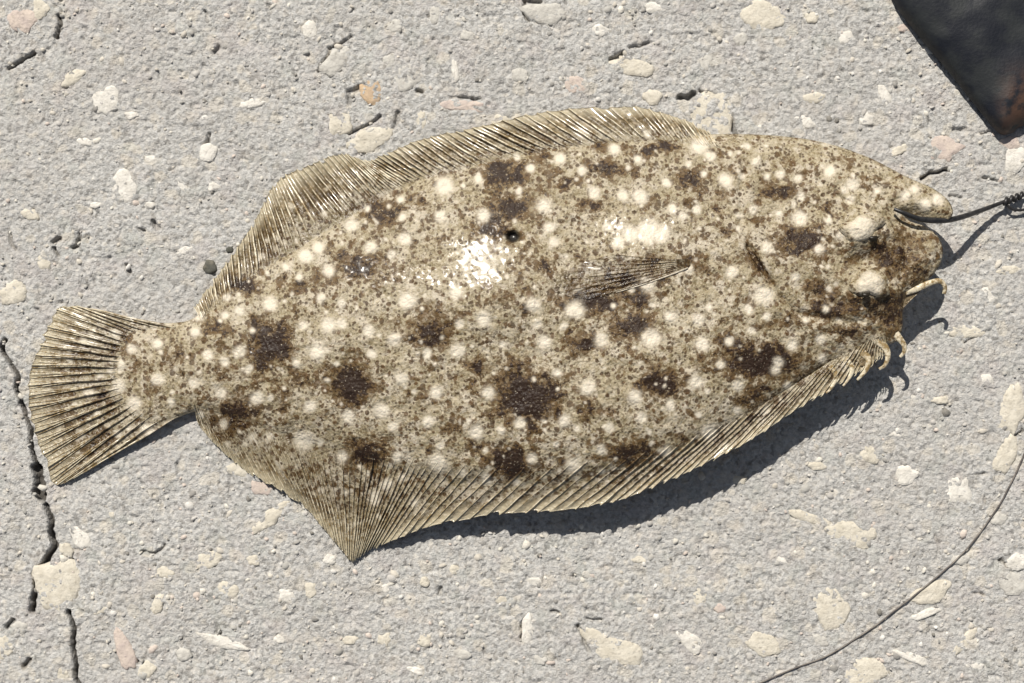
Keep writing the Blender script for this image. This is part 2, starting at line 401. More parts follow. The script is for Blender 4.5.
for (x, y, rx, ry, rot, tone) in stones:
    n = 24; a = np.linspace(0, 2 * np.pi, n, endpoint=False)
    sd = random.random() * 100
    nk = random.randint(5, 8); ka = np.sort((np.arange(nk) + rng.uniform(-.32, .32, nk)) / nk * 2 * np.pi); kr = rng.uniform(.8, 1.22, nk)
    kx_ = np.append(np.cos(ka) * kr, np.cos(ka[0]) * kr[0]); ky_ = np.append(np.sin(ka) * kr, np.sin(ka[0]) * kr[0])
    pr = []
    for aa in a:                         # radius of a random angular polygon in direction aa
        best = .9
        for q in range(nk):
            x1, y1, x2, y2 = kx_[q], ky_[q], kx_[q + 1], ky_[q + 1]
            den = math.cos(aa) * (y2 - y1) - math.sin(aa) * (x2 - x1)
            if abs(den) < 1e-6: continue
            rr_ = (x1 * (y2 - y1) - y1 * (x2 - x1)) / den; uu = (math.cos(aa) * rr_ - x1) * (x2 - x1) + (math.sin(aa) * rr_ - y1) * (y2 - y1)
            if rr_ > 0 and -1e-6 <= uu <= (x2 - x1) ** 2 + (y2 - y1) ** 2 + 1e-6: best = rr_; break
        pr.append(best)
    pr = np.array(pr)
    jag = 1 + .34 * (vnoise(np.cos(a) * 1.3 + sd, np.sin(a) * 1.3 + sd, 21)) * 1.4 + .22 * vnoise(np.cos(a) * 3.2 + sd, np.sin(a) * 3.2 - sd, 22) * 2
    jag = pr * (1 + (jag - 1) * .55) if tone != 'dark' else 1 + (jag - 1) * .4
    rx *= 1.1; ry *= 1.1
    cr, sr = math.cos(math.radians(rot)), math.sin(math.radians(rot))
    VV = []; rings = [(1.08, -5), (1.0, -.4), (.88, .5), (.5, .75)] if tone != 'dark' else [(1.06, -5), (1.0, .2), (.86, 1.5), (.55, 2.0)]
    for k, (q, h) in enumerate(rings):
        ex = np.cos(a) * rx * jag * q; ey = np.sin(a) * ry * jag * q
        xx = x + ex * cr - ey * sr; yy = y + ex * sr + ey * cr
        zz = h + (.9 if tone != 'dark' else 2.2) * (1.3 * vnoise(xx / 8, yy / 8, 31) + 1.3 * vnoise(xx / 3, yy / 3, 32)) * (k > 0)
        VV.append(np.stack([(xx - CX) * U, (CY - yy) * U, zz * U], -1))
    VV.append(np.array([[(x - CX) * U, (CY - y) * U, (.8 if tone != 'dark' else 2.1) * U]]))
    VV = np.vstack(VV); FF = []
    for r in range(3):
        for k in range(n):
            k2 = (k + 1) % n; FF.append((r * n + k, (r + 1) * n + k, (r + 1) * n + k2, r * n + k2))
    for k in range(n): FF.append((3 * n + k, 4 * n, 3 * n + (k + 1) % n))
    me = bpy.data.meshes.new('stone'); me.from_pydata([tuple(v) for v in VV], [], FF)
    me.polygons.foreach_set('use_smooth', [True] * len(FF)); me.update()
    link('stone', me, M_st[tone], ground)

# fine gravel grains in the concrete: joined, nobody could count them
t = NT('gravel_grains')
r_, g_, b_, a_ = t.attr('tone')
vc = t.n('ShaderNodeVertexColor'); vc.layer_name = 'tone'
t.principled(Base_Color=t.mix(t.math('MULTIPLY', t.ramp(t.noise(2.5, 3), .4, .7), .35), vc.outputs[0], (.36, .33, .29)), Roughness=.88, Normal=t.bump(t.noise(2, 3), .8, .7))
N = 4200
VV = []; FF = []; CC = []; base = 0
pal = np.array([(.66,.63,.56),(.58,.54,.47),(.50,.48,.45),(.60,.52,.46),(.42,.41,.38),(.30,.29,.27),(.70,.68,.64),(.20,.19,.17)])
pw = np.array([.16,.2,.2,.1,.16,.08,.06,.04])
for i in range(N):
    x = rng.uniform(-60, 1084); y = rng.uniform(-60, 743)
    r = 1.0 + rng.gamma(1.6, .7); r = min(r, 5.5)
    n = 7; a = np.linspace(0, 2 * np.pi, n, endpoint=False) + rng.uniform(0, 1)
    jr = r * (1 + rng.uniform(-.28, .28, n)); asp = rng.uniform(.5, 1); th = rng.uniform(0, 3.14)
    ex = np.cos(a) * jr; ey = np.sin(a) * jr * asp; c, s = math.cos(th), math.sin(th)
    dx = ex * c - ey * s; dy = ex * s + ey * c
    top = rng.uniform(.3, .75) + .06 * r
    for q, h in ((1.1, -2.5), (.8, top * .75)):
        VV.append(np.stack([(x + dx * q - CX) * U, (CY - y - dy * q) * U, np.full(n, h * U)], -1))
    VV.append(np.array([[(x - CX) * U, (CY - y) * U, top * U]]))
    for k in range(n):
        k2 = (k + 1) % n
        FF += [(base + k, base + n + k, base + n + k2), (base + k, base + n + k2, base + k2), (base + n + k, base + 2 * n, base + n + k2)]
    col = pal[rng.choice(8, p=pw)] * rng.uniform(.88, 1.1)
    CC.append(np.tile(np.append(col, 1), (2 * n + 1, 1))); base += 2 * n + 1
me = fast_mesh('gravel', np.vstack(VV), np.array(FF)); attr(me, 'tone', np.vstack(CC))
link('gravel', me, t.m, ground, kind='stuff')

# ------------------------------------------------------------------ fish: colour masks laid on the skin
pale = [(268,273,4),(286,267,5),(305,256,10),(318,248,9),(329,270,9),(299,278,6),(270,304,11),(240,311,8),(227,298,6),(225,315,6),(199,315,8),(195,332,7),
(252,331,5),(321,297,7),(341,303,6),(328,325,12),(303,325,7),(208,355,8),(240,351,9),(224,361,7),(249,369,6),(193,383,7),(220,393,8),
(257,398,10),(317,352,11),(296,363,6),(310,406,9),(271,398,5),(348,417,9),(303,441,13),(201,414,6),(224,424,6),(252,437,5),(270,437,5),
(321,442,5),(342,456,8),(336,363,4),(328,380,4),(351,225,9),(400,199,6),(368,209,5),(444,186,14),(402,218,6),(405,239,10),(371,247,9),
(484,216,10),(478,179,6),(440,216,8),(392,255,6),(393,185,4),(398,176,6),(407,302,12),(456,293,9),(484,319,12),(394,339,10),(427,354,7),
(458,351,10),(402,378,9),(436,393,9),(488,393,9),(502,344,5),(369,331,9),(459,324,6),(371,354,7),(341,324,8),(381,411,12),(428,422,8),
(477,432,10),(438,463,13),(397,457,7),(367,474,5),(401,477,6),(387,485,8),(375,496,8),(486,478,7),(518,424,7),(463,473,5),(516,482,5),
(440,445,6),(393,426,7),(486,450,4),(415,392,4),(560,158,8),(530,168,6),(581,171,6),(519,190,5),(594,193,8),(544,206,10),(623,194,8),
(614,149,8),(637,159,6),(647,134,6),(640,197,11),(516,156,5),(515,221,4),(549,228,8),(554,242,7),(627,168,4),(665,181,6),(581,133,8),
(672,209,7),(607,227,7),(630,234,14),(648,232,17),(662,234,13),(618,242,9),(533,305,11),(575,310,13),(537,324,6),(544,342,10),(601,340,10),(651,338,13),  # includes the wet highlight above the pectoral fin, painted as pale spots
(648,284,11),(670,317,9),(631,289,5),(613,306,5),(564,326,6),(506,277,4),(653,305,5),(558,373,7),(588,387,12),(635,397,10),(641,418,8),
(670,406,8),(609,428,7),(565,421,8),(520,423,8),(577,428,5),(573,465,11),(532,458,7),(601,450,7),(666,452,8),(602,471,5),(556,444,5),
(501,430,6),(544,421,4),(534,379,4),(649,432,4),(725,180,10),(756,162,6),(710,157,7),(689,164,5),(703,174,5),(742,176,5),(799,218,11),
(767,177,5),(780,174,6),(829,171,9),(798,178,6),(801,196,6),(828,221,5),(753,210,7),(739,215,5),(779,214,5),(827,138,9),(700,146,12),
(697,210,6),(683,216,6),(668,183,6),(794,204,4),(748,146,5),(730,153,4),(767,248,9),(732,272,9),(764,295,14),(795,276,6),(699,320,9),
(702,344,9),(751,330,6),(729,342,6),(767,316,6),(688,270,7),(819,249,7),(829,288,5),(748,309,7),(709,307,5),(806,320,5),(820,339,7),
(792,346,8),(826,309,5),(721,365,6),(696,382,10),(737,386,7),(778,362,7),(776,370,7),(788,386,6),(670,407,8),(737,410,6),(766,411,6),
(709,433,12),(822,358,6),(707,391,5),(699,414,5),(723,447,6),(852,185,8),(877,190,5),(840,235,6),(898,214,5),(845,190,6),
(116,333,5),(132,349,6),(121,365,5),(119,386,8),(89,393,6),(134,404,9),(158,344,8),(158,380,9),(171,402,6),(148,430,8),(118,433,5),
(82,435,5),(97,414,5),(129,427,4),(168,323,5),(111,372,4),(925,205,10),(938,200,9),(850,200,6),(905,196,8),(915,190,7)]
dark = [(268,345,20,22,1),(258,326,13,11,.8),(350,385,22,20,1),(238,412,20,17,.85),(287,394,10,9,.6),(365,455,21,17,.85),(362,266,22,14,.8),
(248,287,16,9,.7),(220,330,15,9,.6),(297,288,9,8,.6),(383,213,22,11,.75),(420,205,12,8,.45),(430,332,22,17,.85),(432,310,11,9,.55),(527,396,34,24,1),
(512,377,22,15,.7),(510,463,24,14,.9),(480,366,14,12,.55),(514,208,24,14,.9),(492,226,18,10,.9),(503,170,25,13,.8),(545,170,11,8,.5),
(604,170,22,10,.75),(562,186,14,7,.6),(590,205,12,7,.7),(535,153,11,7,.5),(598,147,10,5,.6),(660,147,17,7,.8),(688,178,18,11,.8),(720,196,12,8,.55),(777,190,20,11,.85),
(735,168,9,7,.5),(598,302,30,12,.95),(640,298,16,9,.8),(630,282,30,12,.7),(632,325,24,13,.85),(578,345,14,11,.7),(543,267,12,10,.6),(662,383,23,14,.9),(630,453,25,12,.85),
(590,412,10,8,.65),(607,413,8,6,.6),(760,362,40,17,1),(728,342,14,8,.7),(803,240,25,14,.8),(752,397,16,9,.75),(820,290,17,12,.8),(834,308,24,8,.75),(780,322,34,5,.55),
(677,438,10,7,.55),(888,306,15,14,.85),(905,262,26,24,.55),(893,318,14,20,.75),(72,350,26,16,.38),(58,410,22,24,.40),(95,440,24,14,.42),(120,345,12,20,.35),(320,500,22,26,.35),(370,500,20,14,.4),(300,205,30,14,.35),(265,250,14,26,.45),(235,285,14,18,.4),(500,135,40,8,.25),(900,240,20,10,.5),(884,262,11,9,.9),(886,250,9,9,.85),(848,262,9,5,.6),(852,306,14,5,.7),(890,300,16,9,.8),(458,424,9,7,.6),(640,260,22,8,.5),(690,262,14,8,.6),(475,448,9,6,.5),  # includes shade between and beside the eyes, painted as dark marks
(115,350,8,7,.8),(103,402,12,8,.7),(180,355,12,14,.45),(140,365,12,14,.3),(155,395,9,8,.3),(445,405,10,7,.3),(300,372,9,9,.3),(230,370,20,12,.3),
(400,275,10,6,.5),(330,250,8,6,.4),(655,215,12,6,.4),(840,330,26,7,.6),(880,250,8,12,.7),(758,222,12,6,.4),(820,205,10,6,.4),(560,395,9,14,.5),(700,365,9,7,.4),(850,260,10,8,.5),
(380,440,12,14,.35),(480,340,10,8,.3),(500,300,16,7,.45),(780,410,14,9,.35),(800,370,18,8,.35),(545,285,20,6,.3),(895,330,12,12,.6)]
pale += [(267,240,4),(276,238,4),(286,243,4),(261,257,5),(324,214,4),(397,176,6),(244,443,4),(227,443,4),(321,491,4),(338,506,3),(356,523,4),(376,501,7),(414,503,6),(386,484,7),(345,493,5),(444,515,3),(379,516,4),(70,360,4),(85,340,4),(60,430,4),(100,375,4),(75,405,4),(92,330,4)]
for _ in range(420):
    pale.append((rng.uniform(60, 880), rng.uniform(140, 500), rng.uniform(1.5, 3.6)))
for _ in range(230):
    dark.append((rng.uniform(150, 900), rng.uniform(140, 490), rng.uniform(3, 8), rng.uniform(3, 7), rng.uniform(.25, .6)))

wets = [(484,258,25,18,1),(500,245,14,8,.8),(470,275,24,12,.7),(575,282,24,10,.9),(560,275,14,8,.7),(648,234,32,12,.45),(615,225,14,8,.6),(640,272,24,7,.7),
(268,346,12,9,.8),(525,398,13,10,.8),(362,268,10,8,.6),(425,345,10,7,.6),(690,222,14,10,.5),(540,320,20,14,.45),(350,392,8,6,.5),(430,290,40,20,.35)]
MG_X0, MG_Y0, MG_S = 10.0, 90.0, 1.5
mx = np.arange(MG_X0, 970, MG_S); my = np.arange(MG_Y0, 580, MG_S)
MX, MY = np.meshgrid(mx, my)
wx = MX + 9 * vnoise(MX / 13, MY / 13, 45) + 8 * vnoise(MX / 7, MY / 7, 41) + 4 * vnoise(MX / 4, MY / 4, 43)
wy = MY + 9 * vnoise(MX / 13, MY / 13, 46) + 8 * vnoise(MX / 7, MY / 7, 42) + 4 * vnoise(MX / 4, MY / 4, 44)
Gp = np.zeros_like(MX); Gd = np.zeros_like(MX); Gw = np.zeros_like(MX)
def splat(G, x, y, rx, ry, a, XX, YY, pw):
    i0 = max(0, int((x - 3 * rx - MG_X0) / MG_S)); i1 = int((x + 3 * rx - MG_X0) / MG_S) + 2
    j0 = max(0, int((y - 3 * ry - MG_Y0) / MG_S)); j1 = int((y + 3 * ry - MG_Y0) / MG_S) + 2
    s = (slice(j0, j1), slice(i0, i1))
    q = ((XX[s] - x) / rx) ** 2 + ((YY[s] - y) / ry) ** 2
    f = a * np.exp(-q ** pw) if pw != 1.5 else a * (.50 * np.exp(-q / 1.5) + .50 * np.exp(-(q / .42) ** 1.5))
    G[s] = np.maximum(G[s], f)
wx2 = MX + .2 * (wx - MX); wy2 = MY + .2 * (wy - MY)
for (x, y, r) in pale:
    if x < 152 and r >= 4: r *= 1.25
    splat(Gp, x, y, r * .97, r * .97, min(1, .80 + r * .03), wx2, wy2, 1.5)
for (x, y, rx, ry, a) in dark: splat(Gd, x, y, rx * 1.12, ry * 1.14, a, wx, wy, 1.1)
for (x, y, rx, ry, a) in wets: splat(Gw, x, y, rx, ry, a, wx, wy, 1.0)
def masks(x, y, fin=0.0, extra=0.0):
    p = bil(Gp, MG_X0, MG_Y0, MG_S, x, y); d = bil(Gd, MG_X0, MG_Y0, MG_S, x, y)
    return np.stack([p, d, np.broadcast_to(fin, p.shape), np.broadcast_to(extra, p.shape)], -1)

# ------------------------------------------------------------------ fish: body form
outline = [(116,345),(128,330),(150,323),(170,323),(190,320),(204,310),(222,292),(245,274),(275,258),(310,236),(345,212),(380,192),
(430,172),(480,158),(530,148),(580,141),(640,137),(690,135),(740,134),(790,137),(830,144),(870,158),(905,176),(932,188),(948,200),
(953,213),(946,221),(932,221),(915,217),(901,212),(910,221),(926,227),(939,238),(943,254),(936,271),(922,285),(908,297),(903,312),(902,330),(893,343),
(878,343),(845,358),(815,372),(780,396),(740,420),(700,442),(650,463),(600,478),(540,487),(480,488),(420,480),(370,466),
(320,450),(280,438),(245,426),(215,415),(194,412),(172,420),(150,428),(132,420),(118,400),(112,372)]
poly = catmull(outline, 640, closed=True)
SX0, SY0, SS = 90.0, 110.0, 3.0
sx = np.arange(SX0, 975, SS); sy = np.arange(SY0, 515, SS)
GX, GY = np.meshgrid(sx, sy)
SG, _ = sdf(poly, GX, GY)
inside = SG > 0
u = np.zeros_like(SG)
for it in range(3500):
    u2 = .25 * (np.roll(u, 1, 0) + np.roll(u, -1, 0) + np.roll(u, 1, 1) + np.roll(u, -1, 1) + SS * SS)
    u = np.where(inside, u2, 0)
ratio = np.where(SG > 2.5, u / np.maximum(SG, 2.5), np.nan)
for it in range(6):
    nb = np.stack([np.roll(ratio, s, ax) for s in (1, -1) for ax in (0, 1)])
    with np.errstate(all='ignore'):
        import warnings; warnings.simplefilter('ignore')
        av = np.nanmean(nb, 0)
    ratio = np.where(np.isnan(ratio), av, ratio)
ratio = np.nan_to_num(ratio)
umax = u.max()
zB_x = [90, 130, 190, 300, 350, 430, 550, 680, 800, 880, 950, 990]
zB_y = [4, 5, 10, 9, 11, 20, 36, 44, 42, 44, 55, 57]
zT_x = [90, 190, 300, 600, 800, 950, 990]
zT_y = [4, 8, 12, 14, 18, 50, 52]
def midplane(x, y):
    v = sm(150, 480, y + (x > 850) * 0)
    v = np.where(x < 230, sm(300, 430, y), v)
    return np.interp(x, zT_x, zT_y) * (1 - v) + np.interp(x, zB_x, zB_y) * v
def g2(x, y, cx, cy, rx, ry, rot=0):
    c, s = math.cos(math.radians(rot)), math.sin(math.radians(rot))
    dx = (x - cx) * c + (y - cy) * s; dy = -(x - cx) * s + (y - cy) * c
    return np.exp(-(dx / rx) ** 2 - (dy / ry) ** 2)
gill = [(748, 160), (741, 190), (742, 220), (750, 247), (762, 268), (774, 290), (795, 312), (830, 320), (862, 322)]
slit = [(748, 248), (758, 264), (771, 283)]
jawline = [(838, 196), (850, 203), (862, 207)]
latline = [(200, 362), (300, 345), (430, 335), (560, 318), (650, 300), (700, 262), (735, 235)]
def relief(x, y):
    r = 13 * g2(x, y, 490, 297, 62, 44, -10)
    r += 5 * g2(x, y, 640, 255, 50, 26, -8)
    r += 4 * g2(x, y, 360, 330, 60, 50)
    r -= 4 * g2(x, y, 575, 262, 30, 40)
    r += 13 * g2(x, y, 862, 231, 26, 21, -10) + 11 * g2(x, y, 870, 289, 25, 19, 10)
    r -= 5 * g2(x, y, 866, 259, 12, 10)
    r += 6 * g2(x, y, 920, 202, 30, 12, 25)
    r += 5 * g2(x, y, 925, 255, 14, 26, 25)
    r += 3 * g2(x, y, 840, 185, 24, 16, 30)
    r += 4 * g2(x, y, 800, 260, 36, 30)
    d, f = polydist(gill, x, y); r -= 1.7 * np.exp(-(d / 3.4) ** 2) * (f > .4); r += 1.8 * np.exp(-((d - 8) / 6) ** 2)
    d, f = polydist(slit, x, y); r -= 4 * np.exp(-(d / 3.0) ** 2)
    d, f = polydist(jawline, x, y); r -= 2.5 * np.exp(-(d / 2.0) ** 2)
    d, f = polydist([(893, 222), (905, 240), (906, 262), (898, 285)], x, y); r -= 2 * np.exp(-(d / 2.6) ** 2)
    d, f = polydist([(872, 186), (888, 200), (901, 212)], x, y); r -= 2.2 * np.exp(-(d / 2.4) ** 2)
    d, f = polydist(latline, x, y); r += 1.0 * np.exp(-(d / 2.4) ** 2) * (.6 + .8 * vnoise(x / 4, y / 4, 77))
    # muscle blocks and skin folds
    calm = 1 - .85 * bil(Gw, MG_X0, MG_Y0, MG_S, x, y)
    r += (1.4 * vnoise(x / 34, y / 34, 51) + 1.6 * vnoise((x + .5 * y) / 16, (y - .3 * x) / 13, 52)) * calm
    r += (1.1 * vnoise(x / 6.5, y / 6.5, 53) + .9 * vnoise(x / 3.1, y / 3.1, 54)) * calm
    hd = sm(770, 850, x)
    r += hd * (2.6 * vnoise(x / 11, y / 11, 55) + 1.8 * vnoise(x / 5, y / 5, 56))
    return r
def body_top(x, y, s=None, fine=True):
    if s is None: s = bil(SG, SX0, SY0, SS, x, y)
    rr = bil(ratio, SX0, SY0, SS, x, y)
    q = np.clip(rr * np.maximum(s, 0) / umax, 0, 1)
    t = 37 * q ** .66
    e = sm(0, 12, s)
    return midplane(x, y) + t + e * relief(x, y)
h = 1.35
bx = np.arange(108, 960, h); by = np.arange(128, 494, h)
BX, BY = np.meshgrid(bx, by)
S = bil(SG, SX0, SY0, SS, BX, BY)
near = np.abs(S) < 4
Sx, NP = sdf(poly, BX[near], BY[near]); S[near] = Sx
NPx = BX.copy(); NPy = BY.copy(); NPx[near] = NP[:, 0]; NPy[near] = NP[:, 1]
ok = S > -.42 * h
cell = ok[:-1, :-1] & ok[1:, :-1] & ok[1:, 1:] & ok[:-1, 1:]
cp = np.pad(cell, 1)
allc = cp[:-1, :-1] & cp[1:, :-1] & cp[1:, 1:] & cp[:-1, 1:]
anyc = cp[:-1, :-1] | cp[1:, :-1] | cp[1:, 1:] | cp[:-1, 1:]
bnd = anyc & ~allc
BX = np.where(bnd, NPx, BX); BY = np.where(bnd, NPy, BY); S = np.where(bnd, 0, np.maximum(S, .05))
ztop = body_top(BX, BY, S)
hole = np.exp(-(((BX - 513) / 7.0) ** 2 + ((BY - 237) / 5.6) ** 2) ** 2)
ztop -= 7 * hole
mid = midplane(BX, BY)
ztop = np.where(bnd, mid, ztop)
zbot = np.maximum(mid - (ztop - mid) * .55, np.minimum(1.0, mid)); zbot = np.where(bnd, mid, np.minimum(zbot, ztop - .5))
idt = -np.ones(BX.shape, int); idt[anyc] = np.arange(anyc.sum()); nt = anyc.sum()
inn = anyc & ~bnd
idb = idt.copy(); idb[inn] = nt + np.arange(inn.sum())
V = np.vstack([wpos(BX[anyc], BY[anyc], ztop[anyc]), wpos(BX[inn], BY[inn], zbot[inn])])
def quads(I, flip):
    q = np.stack([I[:-1, :-1], I[1:, :-1], I[1:, 1:], I[:-1, 1:]], -1)[cell]
    return q[:, ::-1] if flip else q
F = np.vstack([quads(idt, False), quads(idb, True)])
dgl, fgl = polydist(gill, BX[anyc], BY[anyc]); dsl, _ = polydist(slit, BX[anyc], BY[anyc])
mk = masks(BX[anyc], BY[anyc], 0.0, 0.0)
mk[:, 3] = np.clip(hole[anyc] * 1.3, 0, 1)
mk[:, 1] = np.maximum(mk[:, 1], .55 * np.exp(-(dsl / 4.5) ** 2))
mk[:, 0] *= 1 - np.exp(-(dsl / 5) ** 2)
under = np.tile(np.array([.9, 0, 0, 0.]), (inn.sum(), 1))
body_me = fast_mesh('body', V, F); attr(body_me, 'mask', np.vstack([mk, under]))
wt = np.zeros((len(V), 4)); wt[:nt, 0] = bil(Gw, MG_X0, MG_Y0, MG_S, BX[anyc], BY[anyc]); attr(body_me, 'wet', wt)

# ------------------------------------------------------------------ fish materials
def mat_skin(name, ray=False, finmem=False):
    t = NT(name)
    P, D, Fn, Hh = t.attr('mask')
    w = t.warp(7, 4.0)
    Draw = D
    D = t.math('ADD', D, t.math('MULTIPLY', t.ramp(t.noise(19, 4, .68, .8, off=610), .475, .685), .46), True)
    dA, cA = t.vor(5.4, w)          # chromatophore speckles
    dB, cB = t.vor(9.5, t.warp(12, 8))
    n1 = t.noise(2.6, 4, .75); n2 = t.noise(7, 4, .7, off=90); n3 = t.noise(28, 3, .6, off=200)
    sA = t.n('ShaderNodeSeparateColor'); t.l(cA, sA.inputs[0])
    sB = t.n('ShaderNodeSeparateColor'); t.l(cB, sB.inputs[0])
    base = t.mix(t.ramp(n3, .38, .62), (.33, .278, .178), (.465, .41, .31))
    base = t.mix(t.math('MULTIPLY', t.ramp(n2, .46, .60), .75), base, (.20, .155, .075))
    base = t.mix(t.math('MULTIPLY', t.ramp(n1, .47, .60), .6), base, (.50, .43, .31))
    base = t.mix(t.math('MULTIPLY', t.ramp(t.noise(14, 3, .6, off=810), .52, .64), .5), base, (.57, .51, .42))
    thr = t.math('ADD', t.math('MULTIPLY', D, .45), .25)
    thr = t.math('ADD', thr, t.math('MULTIPLY', t.math('SUBTRACT', sA.outputs[0], .5), .40))
    spk = t.ramp(t.math('SUBTRACT', thr, dA), -.04, .10)
    spk2 = t.ramp(t.math('SUBTRACT', t.math('ADD', t.math('MULTIPLY', D, .6), t.math('MULTIPLY', sB.outputs[0], .36)), dB), 0, .10)
    dC, cC = t.vor(3.4, t.warp(4, 2)); sC = t.n('ShaderNodeSeparateColor'); t.l(cC, sC.inputs[0])
    n4 = t.noise(5.2, 4, .7, 1.2, off=400)
    spk3 = t.ramp(t.math('ADD', n4, t.math('MULTIPLY', D, .12)), .54, .61)
    notp = t.math('SUBTRACT', 1.0, t.ramp(P, .25, .95))
    brown = t.mix(t.ramp(n2, .4, .6), (.045, .022, .008), (.105, .052, .016))
    col = t.mix(t.math('MULTIPLY', t.math('MULTIPLY', spk, .86), notp), base, brown)
    col = t.mix(t.math('MULTIPLY', t.math('MULTIPLY', spk2, .78), notp), col, brown)
    col = t.mix(t.math('MULTIPLY', t.math('MULTIPLY', spk3, .62), notp), col, (.10, .066, .028))
    col = t.mix(t.math('MULTIPLY', t.math('MULTIPLY', t.ramp(sC.outputs[0], .70, .78), t.ramp(dC, .5, .3)), t.math('MULTIPLY', notp, .75)), col, (.06, .036, .015))
    # the blotches and the painted eye shade: olive brown bloom, near black clustered hearts
    col = t.mix(t.math('MULTIPLY', t.math('MULTIPLY', t.ramp(t.math('ADD', D, t.math('MULTIPLY', t.math('SUBTRACT', n2, .5), .7)), .18, .62), .72), notp), col, (.150, .092, .034))
    dk = t.ramp(t.math('ADD', D, t.math('MULTIPLY', t.math('SUBTRACT', t.math('ADD', t.math('MULTIPLY', n1, .6), t.math('MULTIPLY', n2, .4)), .5), 2.6)), .46, .80)
    col = t.mix(t.math('MULTIPLY', t.math('MULTIPLY', dk, .95), notp), col, (.020, .009, .005))
    # greyish-white spots and the painted wet highlight, with soft, broken edges
    pf = t.ramp(t.math('ADD', P, t.math('MULTIPLY', t.math('SUBTRACT', t.math('ADD', t.math('MULTIPLY', n1, .5), t.math('MULTIPLY', n2, .5)), .5), .8)), .16, .95)
    col = t.mix(t.math('MULTIPLY', pf, .94), col, (.70, .635, .52))
    col = t.mix(t.math('MULTIPLY', t.ramp(t.noise(2.2, 3, .6, off=50), .62, .70), .5), col, (.66, .58, .44))
    if finmem or ray:
        fcol = t.mix(t.ramp(t.noise(6, 3, .7, off=33), .35, .65), (.10, .07, .028), (.39, .305, .18))
        fcol = t.mix(t.math('MULTIPLY', D, .6), fcol, brown)
        fcol = t.mix(t.math('MULTIPLY', spk3, .5), fcol, (.11, .075, .03))
        fcol = t.mix(t.math('MULTIPLY', pf, .85), fcol, (.74, .66, .52))
        if ray:
            fcol = t.mix(t.ramp(t.noise(9, 3, .7, off=63), .42, .6), (.70, .62, .46), (.27, .19, .085))
        col = t.mix(t.ramp(t.math('ADD', Fn, t.math('MULTIPLY', t.math('SUBTRACT', n2, .5), .8)), .25, .85), col, fcol)
        col = t.mix(t.math('MULTIPLY', t.ramp(Hh, .66, 1.0), .85), col, (.60, .53, .38))
    else:
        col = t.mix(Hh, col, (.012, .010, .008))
    scale_h, _ = t.vor(3.3, t.warp(5, 1.5))
    hgt = t.math('ADD', t.math('MULTIPLY', scale_h, -.8), t.math('MULTIPLY', t.noise(1.9, 3, .6, off=11), .7))
    hgt = t.math('ADD', hgt, t.math('MULTIPLY', n2, 1.2))
    nrm = t.bump(hgt, 1.3 if not ray else .8, .7)
    W_ = t.attr('wet')[0]
    rough = t.math('SUBTRACT', t.ramp(t.noise(30, 3, .5, off=500), .3, .7, .52, .64), t.math('MULTIPLY', W_, .34))
    if finmem or ray: rough = t.ramp(t.noise(26, 3, .5, off=500), .35, .65, .20, .36)
    p = t.principled(Base_Color=col, Roughness=rough, Normal=nrm, Specular_IOR_Level=.5 if (finmem or ray) else .32, Coat_Weight=t.math('MULTIPLY', W_, 1.0, True) if not (finmem or ray) else t.math('MAXIMUM', W_, t.math('MULTIPLY', t.ramp(t.noise(24, 3, .6, off=930), .40, .6), Fn)), Coat_Roughness=.2 if not (finmem or ray) else .13)
    p.inputs['Subsurface Weight'].default_value = .08
    p.inputs['Subsurface Radius'].default_value = (.002, .0012, .0007)
    p.inputs['Subsurface Scale'].default_value = .6
    if finmem:
        tr = t.n('ShaderNodeBsdfTranslucent'); t.l(col, tr.inputs[0])
        mx_ = t.n('ShaderNodeMixShader'); mx_.inputs[0].default_value = .22
        t.l(p.outputs[0], mx_.inputs[1]); t.l(tr.outputs[0], mx_.inputs[2]); t.l(mx_.outputs[0], t.out.inputs[0])
    return t.m
M_skin = mat_skin('flounder_skin'); M_fin = mat_skin('fin_membrane', finmem=True); M_ray = mat_skin('fin_ray_bone', ray=True)

fish = empty('flounder', 'whole brown mottled flounder with white spots lying eyed side up on concrete', 'fish', (0, 0, 0))
link('body', body_me, M_skin, fish)

